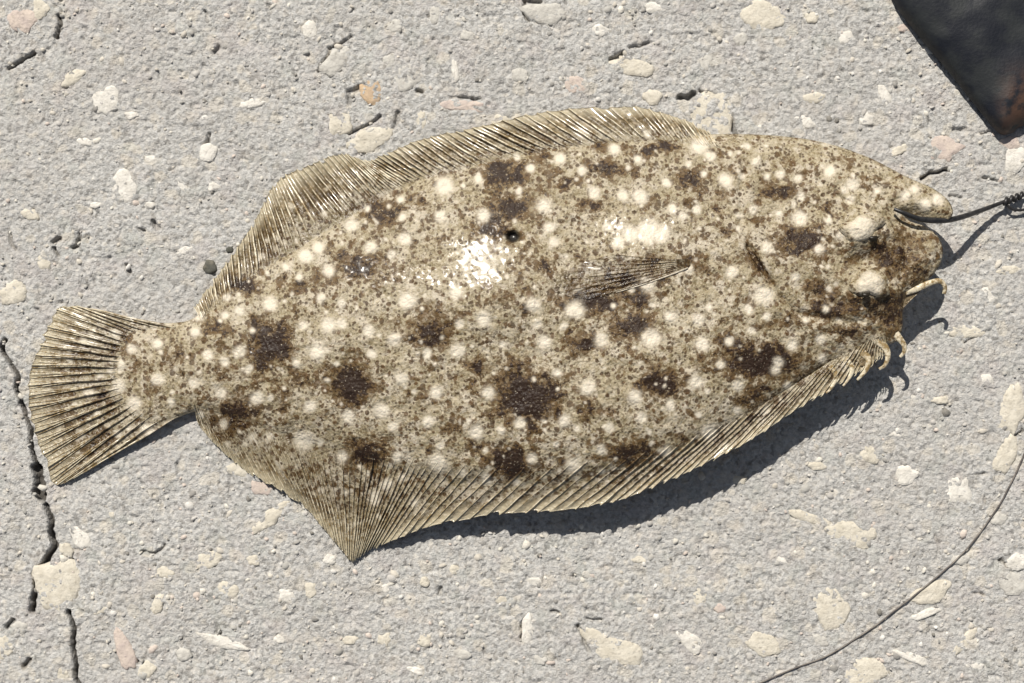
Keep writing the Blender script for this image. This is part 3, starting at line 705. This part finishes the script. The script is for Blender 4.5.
# ------------------------------------------------------------------ fins
def fin(name, label, roots, tips, ztip, nr, ruffle=1.5, f0=(.1, .7), sag=1.0, over=None, rad=1.0, rows=44, branch=False, rag=1.6, lift=.6, fcurve=None, seed=0):
    k = 5; nc = (nr - 1) * k + 1
    R = catmull(roots, nc); T = catmull(tips, nc)
    zt = np.interp(np.linspace(0, len(ztip) - 1, nc), np.arange(len(ztip)), ztip)
    c = np.arange(nc)
    ph = (c % k) / k
    cellr = np.random.default_rng(seed + 50).random(nr + 1)
    cr_ = cellr[c // k]
    notch = rag * np.sin(np.pi * ph) * (.4 + 1.6 * cr_ ** 3 * 2)
    dirv = T - R; L = np.linalg.norm(dirv, axis=1)
    rr = np.random.default_rng(seed + 5)
    jit = np.interp(c, np.arange(0, nc, k), rr.uniform(-1, 1, nr)) * 1.4
    T2 = T - dirv / L[:, None] * (notch + jit)[:, None]
    v = np.linspace(0, 1, rows)[:, None]
    Xf = R[None, :, 0] * (1 - v) + T2[None, :, 0] * v; Yf = R[None, :, 1] * (1 - v) + T2[None, :, 1] * v
    if fcurve is not None:
        n_ = np.stack([-dirv[:, 1], dirv[:, 0]], -1) / L[:, None]
        cv = fcurve * L * 1.0
        Xf += n_[None, :, 0] * cv[None] * v * (1 - v); Yf += n_[None, :, 1] * cv[None] * v * (1 - v)
    zr = body_top(R[:, 0], R[:, 1]) + .2
    s = bil(SG, SX0, SY0, SS, Xf, Yf)
    zb = midplane(Xf, Yf)
    vv = v ** .8
    Zf = zr[None] * (1 - vv) + zt[None] * vv
    Zf += ruffle * 2.0 * vnoise(Xf / 22, Yf / 22, 61 + seed) * v * 2 + ruffle * .6 * vnoise(Xf / 8, Yf / 8, 63 + seed) * v
    Zf += -sag * np.sin(np.pi * ph)[None] ** .7 * np.minimum(1, v * 4)        # membrane sags between the rays
    bt = body_top(Xf, Yf, np.maximum(s, 0))
    inside_ = s > 0
    Zf = np.where(inside_, np.maximum(Zf * .3 + (bt + lift) * .7, bt + lift * np.minimum(1, v * 6)) - 1.6 * (1 - sm(0, .22, v)), Zf)
    # ease the seam just outside the body rim
    for _ in range(60):
        Zs = Zf.copy(); Zs[1:-1] = .25 * Zf[:-2] + .5 * Zf[1:-1] + .25 * Zf[2:]
        Zf = np.where((s < -.5) | (s > 0) & (s < 3), Zs, Zf)
        Zf = np.where(inside_, np.maximum(Zf, bt + .25 * (v > .12) - 1.6 * (1 - sm(0, .22, v))), Zf)
    Zf += -sag * .6 * np.sin(np.pi * ph)[None] * sm(.1, .3, v)
    Zf = Zf + 8 * g2(Xf, Yf, 292, 472, 38, 9, 52) * v
    Zf = np.maximum(Zf, 1.2)
    Vt = wpos(Xf, Yf, Zf).reshape(-1, 3); Vb = wpos(Xf, Yf, Zf - .7).reshape(-1, 3)
    Ft = gridfaces(rows, nc); nV = len(Vt)
    edge = [np.stack([np.arange(nc - 1) + (rows - 1) * nc, np.arange(1, nc) + (rows - 1) * nc, np.arange(1, nc) + (rows - 1) * nc + nV, np.arange(nc - 1) + (rows - 1) * nc + nV], -1)]
    for col in (0, nc - 1):
        a = np.arange(rows - 1) * nc + col; edge.append(np.stack([a, a + nc, a + nc + nV, a + nV], -1))
    me = fast_mesh(name, np.vstack([Vt, Vb]), np.vstack([Ft, Ft[:, ::-1] + nV] + edge))
    fa = sm(f0[0], f0[1], v) * np.ones((1, nc)) * (1 - sm(-4, 16, s))
    m_ = masks(Xf, Yf, fa, v * np.ones((1, nc)))
    cj_ = np.random.default_rng(seed + 51).random(nr + 1)[c // k][None] * np.ones((rows, 1))
    m_[..., 1] = np.clip(m_[..., 1] + (cj_ - .2) * .7 * fa, 0, 1) * (1 - .8 * m_[..., 0]); m_[..., 0] = np.clip(m_[..., 0] + (cj_ < .2) * .3 * fa, 0, 1)
    m_ = m_.reshape(-1, 4)
    attr(me, 'mask', np.vstack([m_, m_]))
    w_ = np.repeat(g2(Xf, Yf, 290, 470, 40, 14, 52).reshape(-1, 1), 4, 1); attr(me, 'wet', np.vstack([w_, w_]))
    fo = link(name, me, M_fin, fish)
    if label: fo['label'] = label
    for r in range(nr):
        ci = r * k
        ex = 0 if over is None else np.interp(r / (nr - 1), over[0], over[1])
        idx = np.linspace(0, 1, 15); xs = np.interp(idx, v[:, 0], Xf[:, ci]); ys = np.interp(idx, v[:, 0], Yf[:, ci]); zs = np.interp(idx, v[:, 0], Zf[:, ci])
        d = dirv[ci] / L[ci]
        xs = list(xs); ys = list(ys); zs = list(zs)
        if ex > .5:
            for q in (.5, 1.0):
                xs.append(xs[14] + d[0] * ex * q - ex * .35 * q * q); ys.append(ys[14] + d[1] * ex * q); zs.append(zs[14] + .5)
        xs, ys, zs = map(np.array, (xs, ys, zs))
        wv = np.convolve(rr.uniform(-1, 1, len(xs)), [.3, .4, .3], 'same') * .9; wv[0] = 0; xs = xs - d[1] * wv; ys = ys + d[0] * wv
        n_ = len(xs); rad_ = rad * np.concatenate([[.15, .3, .6, .85], np.linspace(1.0, .5, n_ - 4)]) * rr.uniform(.55, 1.25)
        P = wpos(xs, ys, zs + rad_ * .25)
        rm = tube_mesh('fin_ray', P, rad_ * U, 5, .8)
        n5 = len(rm.vertices)
        co = np.empty(n5 * 3); rm.vertices.foreach_get('co', co); co = co.reshape(-1, 3)
        kk = 1 - co[:, 2] / U / CAMH
        px = co[:, 0] / U / kk + CX; py = CY - co[:, 1] / U / kk
        att = masks(px, py, .85, 0.0)
        vf = np.concatenate([np.repeat(np.linspace(0, 1, n_), 5), [0, 1]])
        att[:, 2] = sm(f0[0] - .15, f0[1] - .25, vf) * .8; att[:, 3] = np.where(vf > .8, vf, 0)
        attr(rm, 'mask', att)
        link('fin_ray', rm, M_ray, fo)
        if branch:
            i0 = 3; q = np.linspace(0, 1, 6)
            for sgn in (-1, 1):
                cj = min(max(ci + sgn * 1.6, 0), nc - 1)
                j0 = int(cj); f = cj - j0; j1 = min(j0 + 1, nc - 1)
                vi = .35 + .65 * q
                cx_ = lambda A: np.array([np.interp(w_, v[:, 0], A[:, ci] * (1 - q_) + (A[:, j0] * (1 - f) + A[:, j1] * f) * q_) for w_, q_ in zip(vi, q)])
                P = wpos(cx_(Xf), cx_(Yf), cx_(Zf) + .35)
                rm = tube_mesh('fin_ray', P, rad * .6 * np.linspace(1, .5, 6) * U, 5, .8)
                co = np.empty(len(rm.vertices) * 3); rm.vertices.foreach_get('co', co); co = co.reshape(-1, 3)
                att = masks(co[:, 0] / U + CX, CY - co[:, 1] / U, .9, 0); attr(rm, 'mask', att)
                link('fin_ray', rm, M_ray, fo)
    return fo

# the back of the fish faces the bottom of the picture: dorsal fin below, anal fin above
fin('dorsal_fin', None,
 [(192,398),(200,404),(216,409),(238,414),(264,421),(292,430),(320,437),(358,441),(388,443),(418,446),(450,450),(500,456),(566,456),(638,448),(700,430),(756,405),(810,374),(848,348),(870,337),(879,332),(885,328)],
 [(199,426),(222,452),(250,474),(278,490),(305,508),(326,532),(342,551),(351,562),(357,559),(366,553),(385,544),(430,527),(500,514),(560,511),(620,500),(680,476),(740,446),(800,408),(846,380),(874,362),(886,352)],
 [4,4,5,6,6,5,3.5,2.5,3,5,8,18,30,35,39,43,43,42,41,42,43], 96, ruffle=1.8, f0=(.5, 1.02), sag=.85, over=([0, .3, .6, .78, .9, 1], [0, 0, .4, 1.6, 3, 4.5]), rad=.8, seed=1)
fin('anal_fin', None,
 [(202,322),(214,312),(230,302),(254,284),(280,268),(304,252),(345,228),(368,214),(388,202),(402,194),(416,188),(432,182),(462,175),(500,166),(548,156),(590,150),(634,147),(674,147),(704,149),(722,150)],
 [(194,306),(208,288),(225,264),(248,232),(262,205),(276,183),(298,169),(322,160),(342,154),(356,158),(370,160),(388,152),(414,142),(445,133),(484,125),(532,114),(580,108),(640,107),(682,119),(708,132)],
 [6,6,5,5,6,7,8,9,10,6,3,5,8,8,8,9,9,9,10,12], 84, ruffle=2.6, f0=(.1, .85), sag=1.6, rad=1.15, seed=2, rag=1.2)
fin('tail_fin', None,
 [(184,330),(150,334),(138,340),(131,349),(126,360),(124,372),(126,384),(131,394),(140,402),(156,408),(182,414)],
 [(92,309),(74,306),(58,308),(47,328),(38,350),(30,375),(28,400),(33,430),(43,457),(55,484),(74,478)],
 [5,4,4,4,4,4,4,3,2.6,2.4,3], 25, ruffle=1.4, f0=(.1, 1.3), sag=1.1, rad=1.2, branch=True, seed=3, rag=1.2)

# pectoral fin, folded back against the flank
def flap(name, roots, tips, nr, lift0, lift1, rad):
    k = 4; nc = (nr - 1) * k + 1; R = catmull(roots, nc); T = catmull(tips, nc); rows = 14
    v = np.linspace(0, 1, rows)[:, None]
    Xf = R[None, :, 0] * (1 - v) + T[None, :, 0] * v; Yf = R[None, :, 1] * (1 - v) + T[None, :, 1] * v
    Yf += 6 * v * (1 - v)
    cc = np.linspace(0, 1, nc)[None]
    Zf = body_top(Xf, Yf) * .5 + .5 * body_top(Xf, Yf + 4) + lift0 + (lift1 - lift0) * 4 * v * (1 - v) * np.sin(cc * np.pi) + .3 - .6 * np.sin(np.pi * ((np.arange(nc) % k) / k))[None]
    Zf = np.maximum(Zf, body_top(Xf, Yf) + .2)
    V = wpos(Xf, Yf, Zf).reshape(-1, 3); Vb = wpos(Xf, Yf, Zf - 2.5).reshape(-1, 3); nV = len(V); Fq = gridfaces(rows, nc)
    me = fast_mesh(name, np.vstack([V, Vb]), np.vstack([Fq, Fq[:, ::-1] + nV]))
    m_ = masks(Xf, Yf, .1 * np.ones_like(Xf), 0).reshape(-1, 4); m_[:, 1] = np.maximum(m_[:, 1], .25); attr(me, 'mask', np.vstack([m_, m_]))
    fo = link(name, me, M_fin, fish)
    for r in range(nr):
        if r == nr - 1: rad = 1.2
        P = wpos(Xf[:, r * k], Yf[:, r * k], Zf[:, r * k] - (.15 if r < nr - 1 else .1))
        rm = tube_mesh('fin_ray', P[::2], np.linspace(rad, rad * .4, len(P[::2])) * U, 5, .8)
        attr(rm, 'mask', np.tile(np.array([.1 if r < nr - 1 else .6, .35, .3, 0.]), (len(rm.vertices), 1)))  # leading ray coloured paler: its glint is painted in
        link('fin_ray', rm, M_ray, fo)
flap('pectoral_fin', [(688,259),(690,262),(690,265),(688,268)], [(612,254),(580,264),(552,280),(556,292),(588,299),(610,294)], 11, .2, .8, .6)

# the first, free rays of the dorsal fin that curl off the head
def free_ray(pts, r0, r1, white=1.0):
    P3 = catmull(pts, 26)
    rm = tube_mesh('free_ray', wpos(P3[:, 0], P3[:, 1], P3[:, 2]), (r1 + (r0 - r1) * np.linspace(1, 0, 26) ** 1.4) * U, 8, .45)
    attr(rm, 'mask', np.tile(np.array([white, 0, .9, 0.]), (len(rm.vertices), 1)))
    return rm
fr = [([(905,292,49),(918,288,49),(930,283,48),(940,281,47),(945,287,45),(944,294,43)], 3.8, 2.0),
      ([(893,330,45),(899,338,45),(904,345,45),(904,352,44),(900,357,42)], 4.6, 1.5),
      ([(874,338,44),(884,346,45),(888,355,45),(885,365,44),(879,369,42)], 5.2, 1.3),
      ([(858,350,43),(868,358,44),(867,368,44),(861,376,43),(857,380,42)], 4.8, 1.2),
      ([(844,358,43),(852,368,44),(849,378,44),(843,386,43)], 4.2, 1.0),
      ([(830,366,43),(836,376,44),(831,388,44),(826,393,43)], 3.6, 0.9)]
for pts, a, b in fr: link('free_ray', free_ray(pts, a, b), M_ray, fish)
# webs of skin between those rays
def web(A, B):
    A = catmull(A, 12); B = catmull(B, 12); v = np.linspace(0, 1, 6)[:, None, None]
    G = A[None] * (1 - v) + B[None] * v
    V = wpos(G[..., 0], G[..., 1], G[..., 2]).reshape(-1, 3); Vb = V.copy(); Vb[:, 2] -= .6 * U; nV = len(V); Fq = gridfaces(6, 12)
    me = fast_mesh('fin_web', np.vstack([V, Vb]), np.vstack([Fq, Fq[:, ::-1] + nV]))
    m_ = masks(G[..., 0], G[..., 1], .8, 0.).reshape(-1, 4); m_[:, 1] = np.maximum(m_[:, 1], .3); attr(me, 'mask', np.vstack([m_, m_]))
    link('fin_web', me, M_fin, fish)
web([(898,296,48),(912,290,48),(928,284,47)], [(896,318,44),(900,312,45),(911,300,47)])
web([(884,324,45),(889,332,45),(892,338,45)], [(893,326,45),(898,337,45),(902,345,45)])
web([(866,338,43),(874,346,44),(880,352,44)], [(874,338,44),(884,346,45),(888,355,45)])
web([(846,350,43),(856,360,44),(861,366,44)], [(858,350,43),(868,358,44),(868,366,44)])

# ------------------------------------------------------------------ eyes
def mat_simple(name, c, rough=.3, bumpd=0, c2=None, spec=.5, size=5):
    t = NT(name)
    col = t.mix(t.ramp(t.noise(size, 4, .65), .38, .66), c, c2 or tuple(x * .75 for x in c))
    k = dict(Base_Color=col, Roughness=rough, Specular_IOR_Level=spec)
    if bumpd: k['Normal'] = t.bump(t.noise(size * .6, 4, .6), bumpd, .8)
    t.principled(**k); return t.m
M_eye = mat_simple('pale_eyelid_skin', (.78, .70, .54), .6, 2.2, (.50, .42, .28), size=4.5)
M_pupil = mat_simple('dark_pupil', (.02, .016, .01), .4, 0, None, .3)
def eye(cx, cy, rx, ry, ht, rot, lobe, pup, notch_):
    n, m = 28, 9; a = np.linspace(0, 2 * np.pi, n, endpoint=False)
    jag = 1 + notch_[1] * np.exp(-((np.angle(np.exp(1j * (a - notch_[0])))) / .42) ** 2) + .09 * np.cos(2 * a + lobe) + .12 * np.cos(3 * a + lobe * 2) + .07 * np.cos(5 * a + 1 + lobe)
    rings = []
    cr, sr = math.cos(math.radians(rot)), math.sin(math.radians(rot))
    z0 = float(body_top(np.array([cx * 1.0]), np.array([cy * 1.0]))[0]) - 2
    for q in np.linspace(1, .12, m):
        ex = np.cos(a) * rx * jag * q; ey = np.sin(a) * ry * jag * q
        xx = cx + ex * cr - ey * sr; yy = cy + ex * sr + ey * cr
        zz = z0 - 4 + (ht + 4) * np.sqrt(1 - (q * .985) ** 2) + 2.4 * vnoise(xx / 8, yy / 8, 90) + .8 * vnoise(xx / 3.5, yy / 3.5, 91)
        rings.append(wpos(xx, yy, zz))
    V = np.vstack(rings + [wpos([cx], [cy], [z0 + ht])])
    F = [(r * n + k, (r + 1) * n + k, (r + 1) * n + (k + 1) % n, r * n + (k + 1) % n)[::-1] for r in range(m - 1) for k in range(n)]
    F += [((m - 1) * n + (k + 1) % n, (m - 1) * n + k, m * n)[::-1] for k in range(n)]
    me = bpy.data.meshes.new('eye'); me.from_pydata([tuple(v) for v in V], [], F); me.polygons.foreach_set('use_smooth', [True] * len(F)); me.update()
    kk = 1 - V[:, 2] / U / CAMH; ex_ = V[:, 0] / U / kk + CX; ey_ = CY - V[:, 1] / U / kk
    m_ = masks(ex_, ey_); rr_ = np.hypot(ex_ - cx, ey_ - cy) / (.5 * (rx + ry))
    m_[:, 0] = np.maximum(m_[:, 0], (1 - sm(.5, 1.02, rr_)) * .72); m_[:, 1] *= sm(.6, 1, rr_); attr(me, 'mask', m_)
    e = link('eye', me, M_skin, fish)
    px, py, pr = pup
    xs = np.linspace(-1, 1, 9)
    q = np.hypot((px - cx) / rx, (py - cy) / ry)
    zz = z0 - 4.4 + (ht + 4) * math.sqrt(max(0, 1 - (min(q, .97)) ** 2))
    pm = tube_mesh('pupil', wpos(px + xs * pr * 1.0, py + 1.2 * (1 - xs ** 2) * pr * .5, zz + .3 - .8 * xs ** 2), pr * .62 * np.sqrt(np.maximum(.03, 1 - xs ** 2)) * U, 8, .6)
    link('pupil', pm, M_pupil, e)
eye(861, 228, 21, 15, 7.5, -8, .6, (873, 236, 4), (-2.2, -.30))
eye(870, 285, 21, 15, 7, 5, 2.4, (866, 293, 4), (1.75, -.38))

# ------------------------------------------------------------------ hook line in the mouth
M_line = mat_simple('black_coated_line', (.012, .012, .013), .38, 0, (.03, .028, .028))
ln = empty('fishing_leader', 'thick black fishing leader running from the mouth of the fish to the right edge', 'fishing line', (0, 0, 0))
pts = catmull([(894,209,58),(904,213,60),(920,219,58),(942,220.5,50),(960,217.5,39),(985,209,19),(1006,201,10),(1024,195,6),(1060,184,4),(1120,176,2.6),(1230,190,2.4)], 90)
rad = np.interp(pts[:, 0], [894, 930, 960, 990, 1005, 1230], [1.8, 3.0, 2.7, 2.2, 1.8, 1.5])
link('line', tube_mesh('line', wpos(pts[:, 0], pts[:, 1], pts[:, 2]), rad * U, 8), M_line, ln)
tt = np.linspace(0, 1, 160); kx = 1004 + 18 * tt; ky = 201.8 - 6.5 * tt; kz = 10 - 3.5 * tt
an = tt * 2 * np.pi * 3.5
kp = np.stack([kx + .4 * np.sin(an), ky + 2.4 * np.cos(an), kz + 2.4 * np.sin(an) + .6], -1)
link('knot', tube_mesh('knot', wpos(kp[:, 0], kp[:, 1], kp[:, 2]), 1.9 * U, 6), M_line, ln)
tg = catmull([(1006, 204, 9), (1012, 209, 8), (1022, 210, 6), (1034, 206, 4)], 20)
link('tag_end', tube_mesh('tag_end', wpos(tg[:, 0], tg[:, 1], tg[:, 2]), 1.4 * U, 6), M_line, ln)

M_thin = mat_simple('brown_monofilament', (.085, .072, .065), .5, 0, (.20, .175, .15), size=16)
tp = catmull([(1090,280),(1060,360),(1035,425),(1022,458),(1006,492),(985,526),(958,558),(930,583),(898,608),(862,635),(826,656),(790,670),(752,686),(700,705),(640,730)], 150)
zz = 2.0 + .5 * vnoise(tp[:, 0] / 14, tp[:, 1] / 14, 99)
o = link('fishing_line', tube_mesh('fishing_line', wpos(tp[:, 0] + 1.6 * vnoise(tp[:, 0] / 20, tp[:, 1] / 20, 98), tp[:, 1], zz), .8 * U, 6), M_thin)
o['label'] = 'thin curved strand of fishing line across the lower right concrete'; o['category'] = 'fishing line'

# ------------------------------------------------------------------ dark bag at the corner
bp = catmull([(893,0),(900,13),(912,28),(928,48),(947,70),(966,94),(985,118),(1000,134),(1012,133),(1022,126),(1050,122),(1110,118),(1190,60),(1180,-60),(1080,-140),(960,-150),(890,-110),(880,-40)], 260, closed=True)
hb = 3.5
ax_ = np.arange(860, 1215, hb); ay_ = np.arange(-170, 150, hb)
AX, AY = np.meshgrid(ax_, ay_); AS, AN = sdf(bp, AX, AY)
okb = AS > -.42 * hb
cb = okb[:-1, :-1] & okb[1:, :-1] & okb[1:, 1:] & okb[:-1, 1:]
cpb = np.pad(cb, 1); allb = cpb[:-1, :-1] & cpb[1:, :-1] & cpb[1:, 1:] & cpb[:-1, 1:]; anyb = cpb[:-1, :-1] | cpb[1:, :-1] | cpb[1:, 1:] | cpb[:-1, 1:]
bb = anyb & ~allb
AX = np.where(bb, AN[..., 0], AX); AY = np.where(bb, AN[..., 1], AY); AS = np.where(bb, 0, np.maximum(AS, 0))
zt_ = 5 + 24 * np.sqrt(1 - (1 - np.clip(AS / 60, 0, 1)) ** 2) + (5 * vnoise((AX + AY * .6) / 40, (AY - AX * .4) / 70, 71) + .8 * vnoise(AX / 12, AY / 12, 72)) * sm(0, 15, AS)
idt = -np.ones(AX.shape, int); idt[anyb] = np.arange(anyb.sum()); nb_ = anyb.sum()
F1 = np.stack([idt[:-1, :-1], idt[1:, :-1], idt[1:, 1:], idt[:-1, 1:]], -1)[cb]
V = np.vstack([wpos(AX[anyb], AY[anyb], zt_[anyb]), wpos(AX[anyb], AY[anyb], np.where(AS[anyb] > 0, 1.5, zt_[anyb]))])
t = NT('black_wet_plastic')
sp = t.n('ShaderNodeSeparateXYZ'); t.l(t.P, sp.inputs[0])
c = t.mix(t.ramp(t.noise(30, 3, .6), .4, .65), (.008, .010, .016), (.022, .025, .027))
rust = t.math('MULTIPLY', t.ramp(t.noise(16, 4, .6, off=21), .36, .55), t.math('MULTIPLY', t.ramp(sp.outputs[0], 470, 500), t.ramp(sp.outputs[1], 285, 225)))
c = t.mix(rust, c, (.09, .05, .034))
t.principled(Base_Color=c, Roughness=.55, Specular_IOR_Level=.35, Normal=t.bump(t.noise(3, 4), .6, .6))
o = link('dark_bag', fast_mesh('dark_bag', V, np.vstack([F1, F1[:, ::-1] + nb_])), t.m)
o['label'] = 'black creased bag edge lying at the top right corner of the concrete'; o['category'] = 'bag'
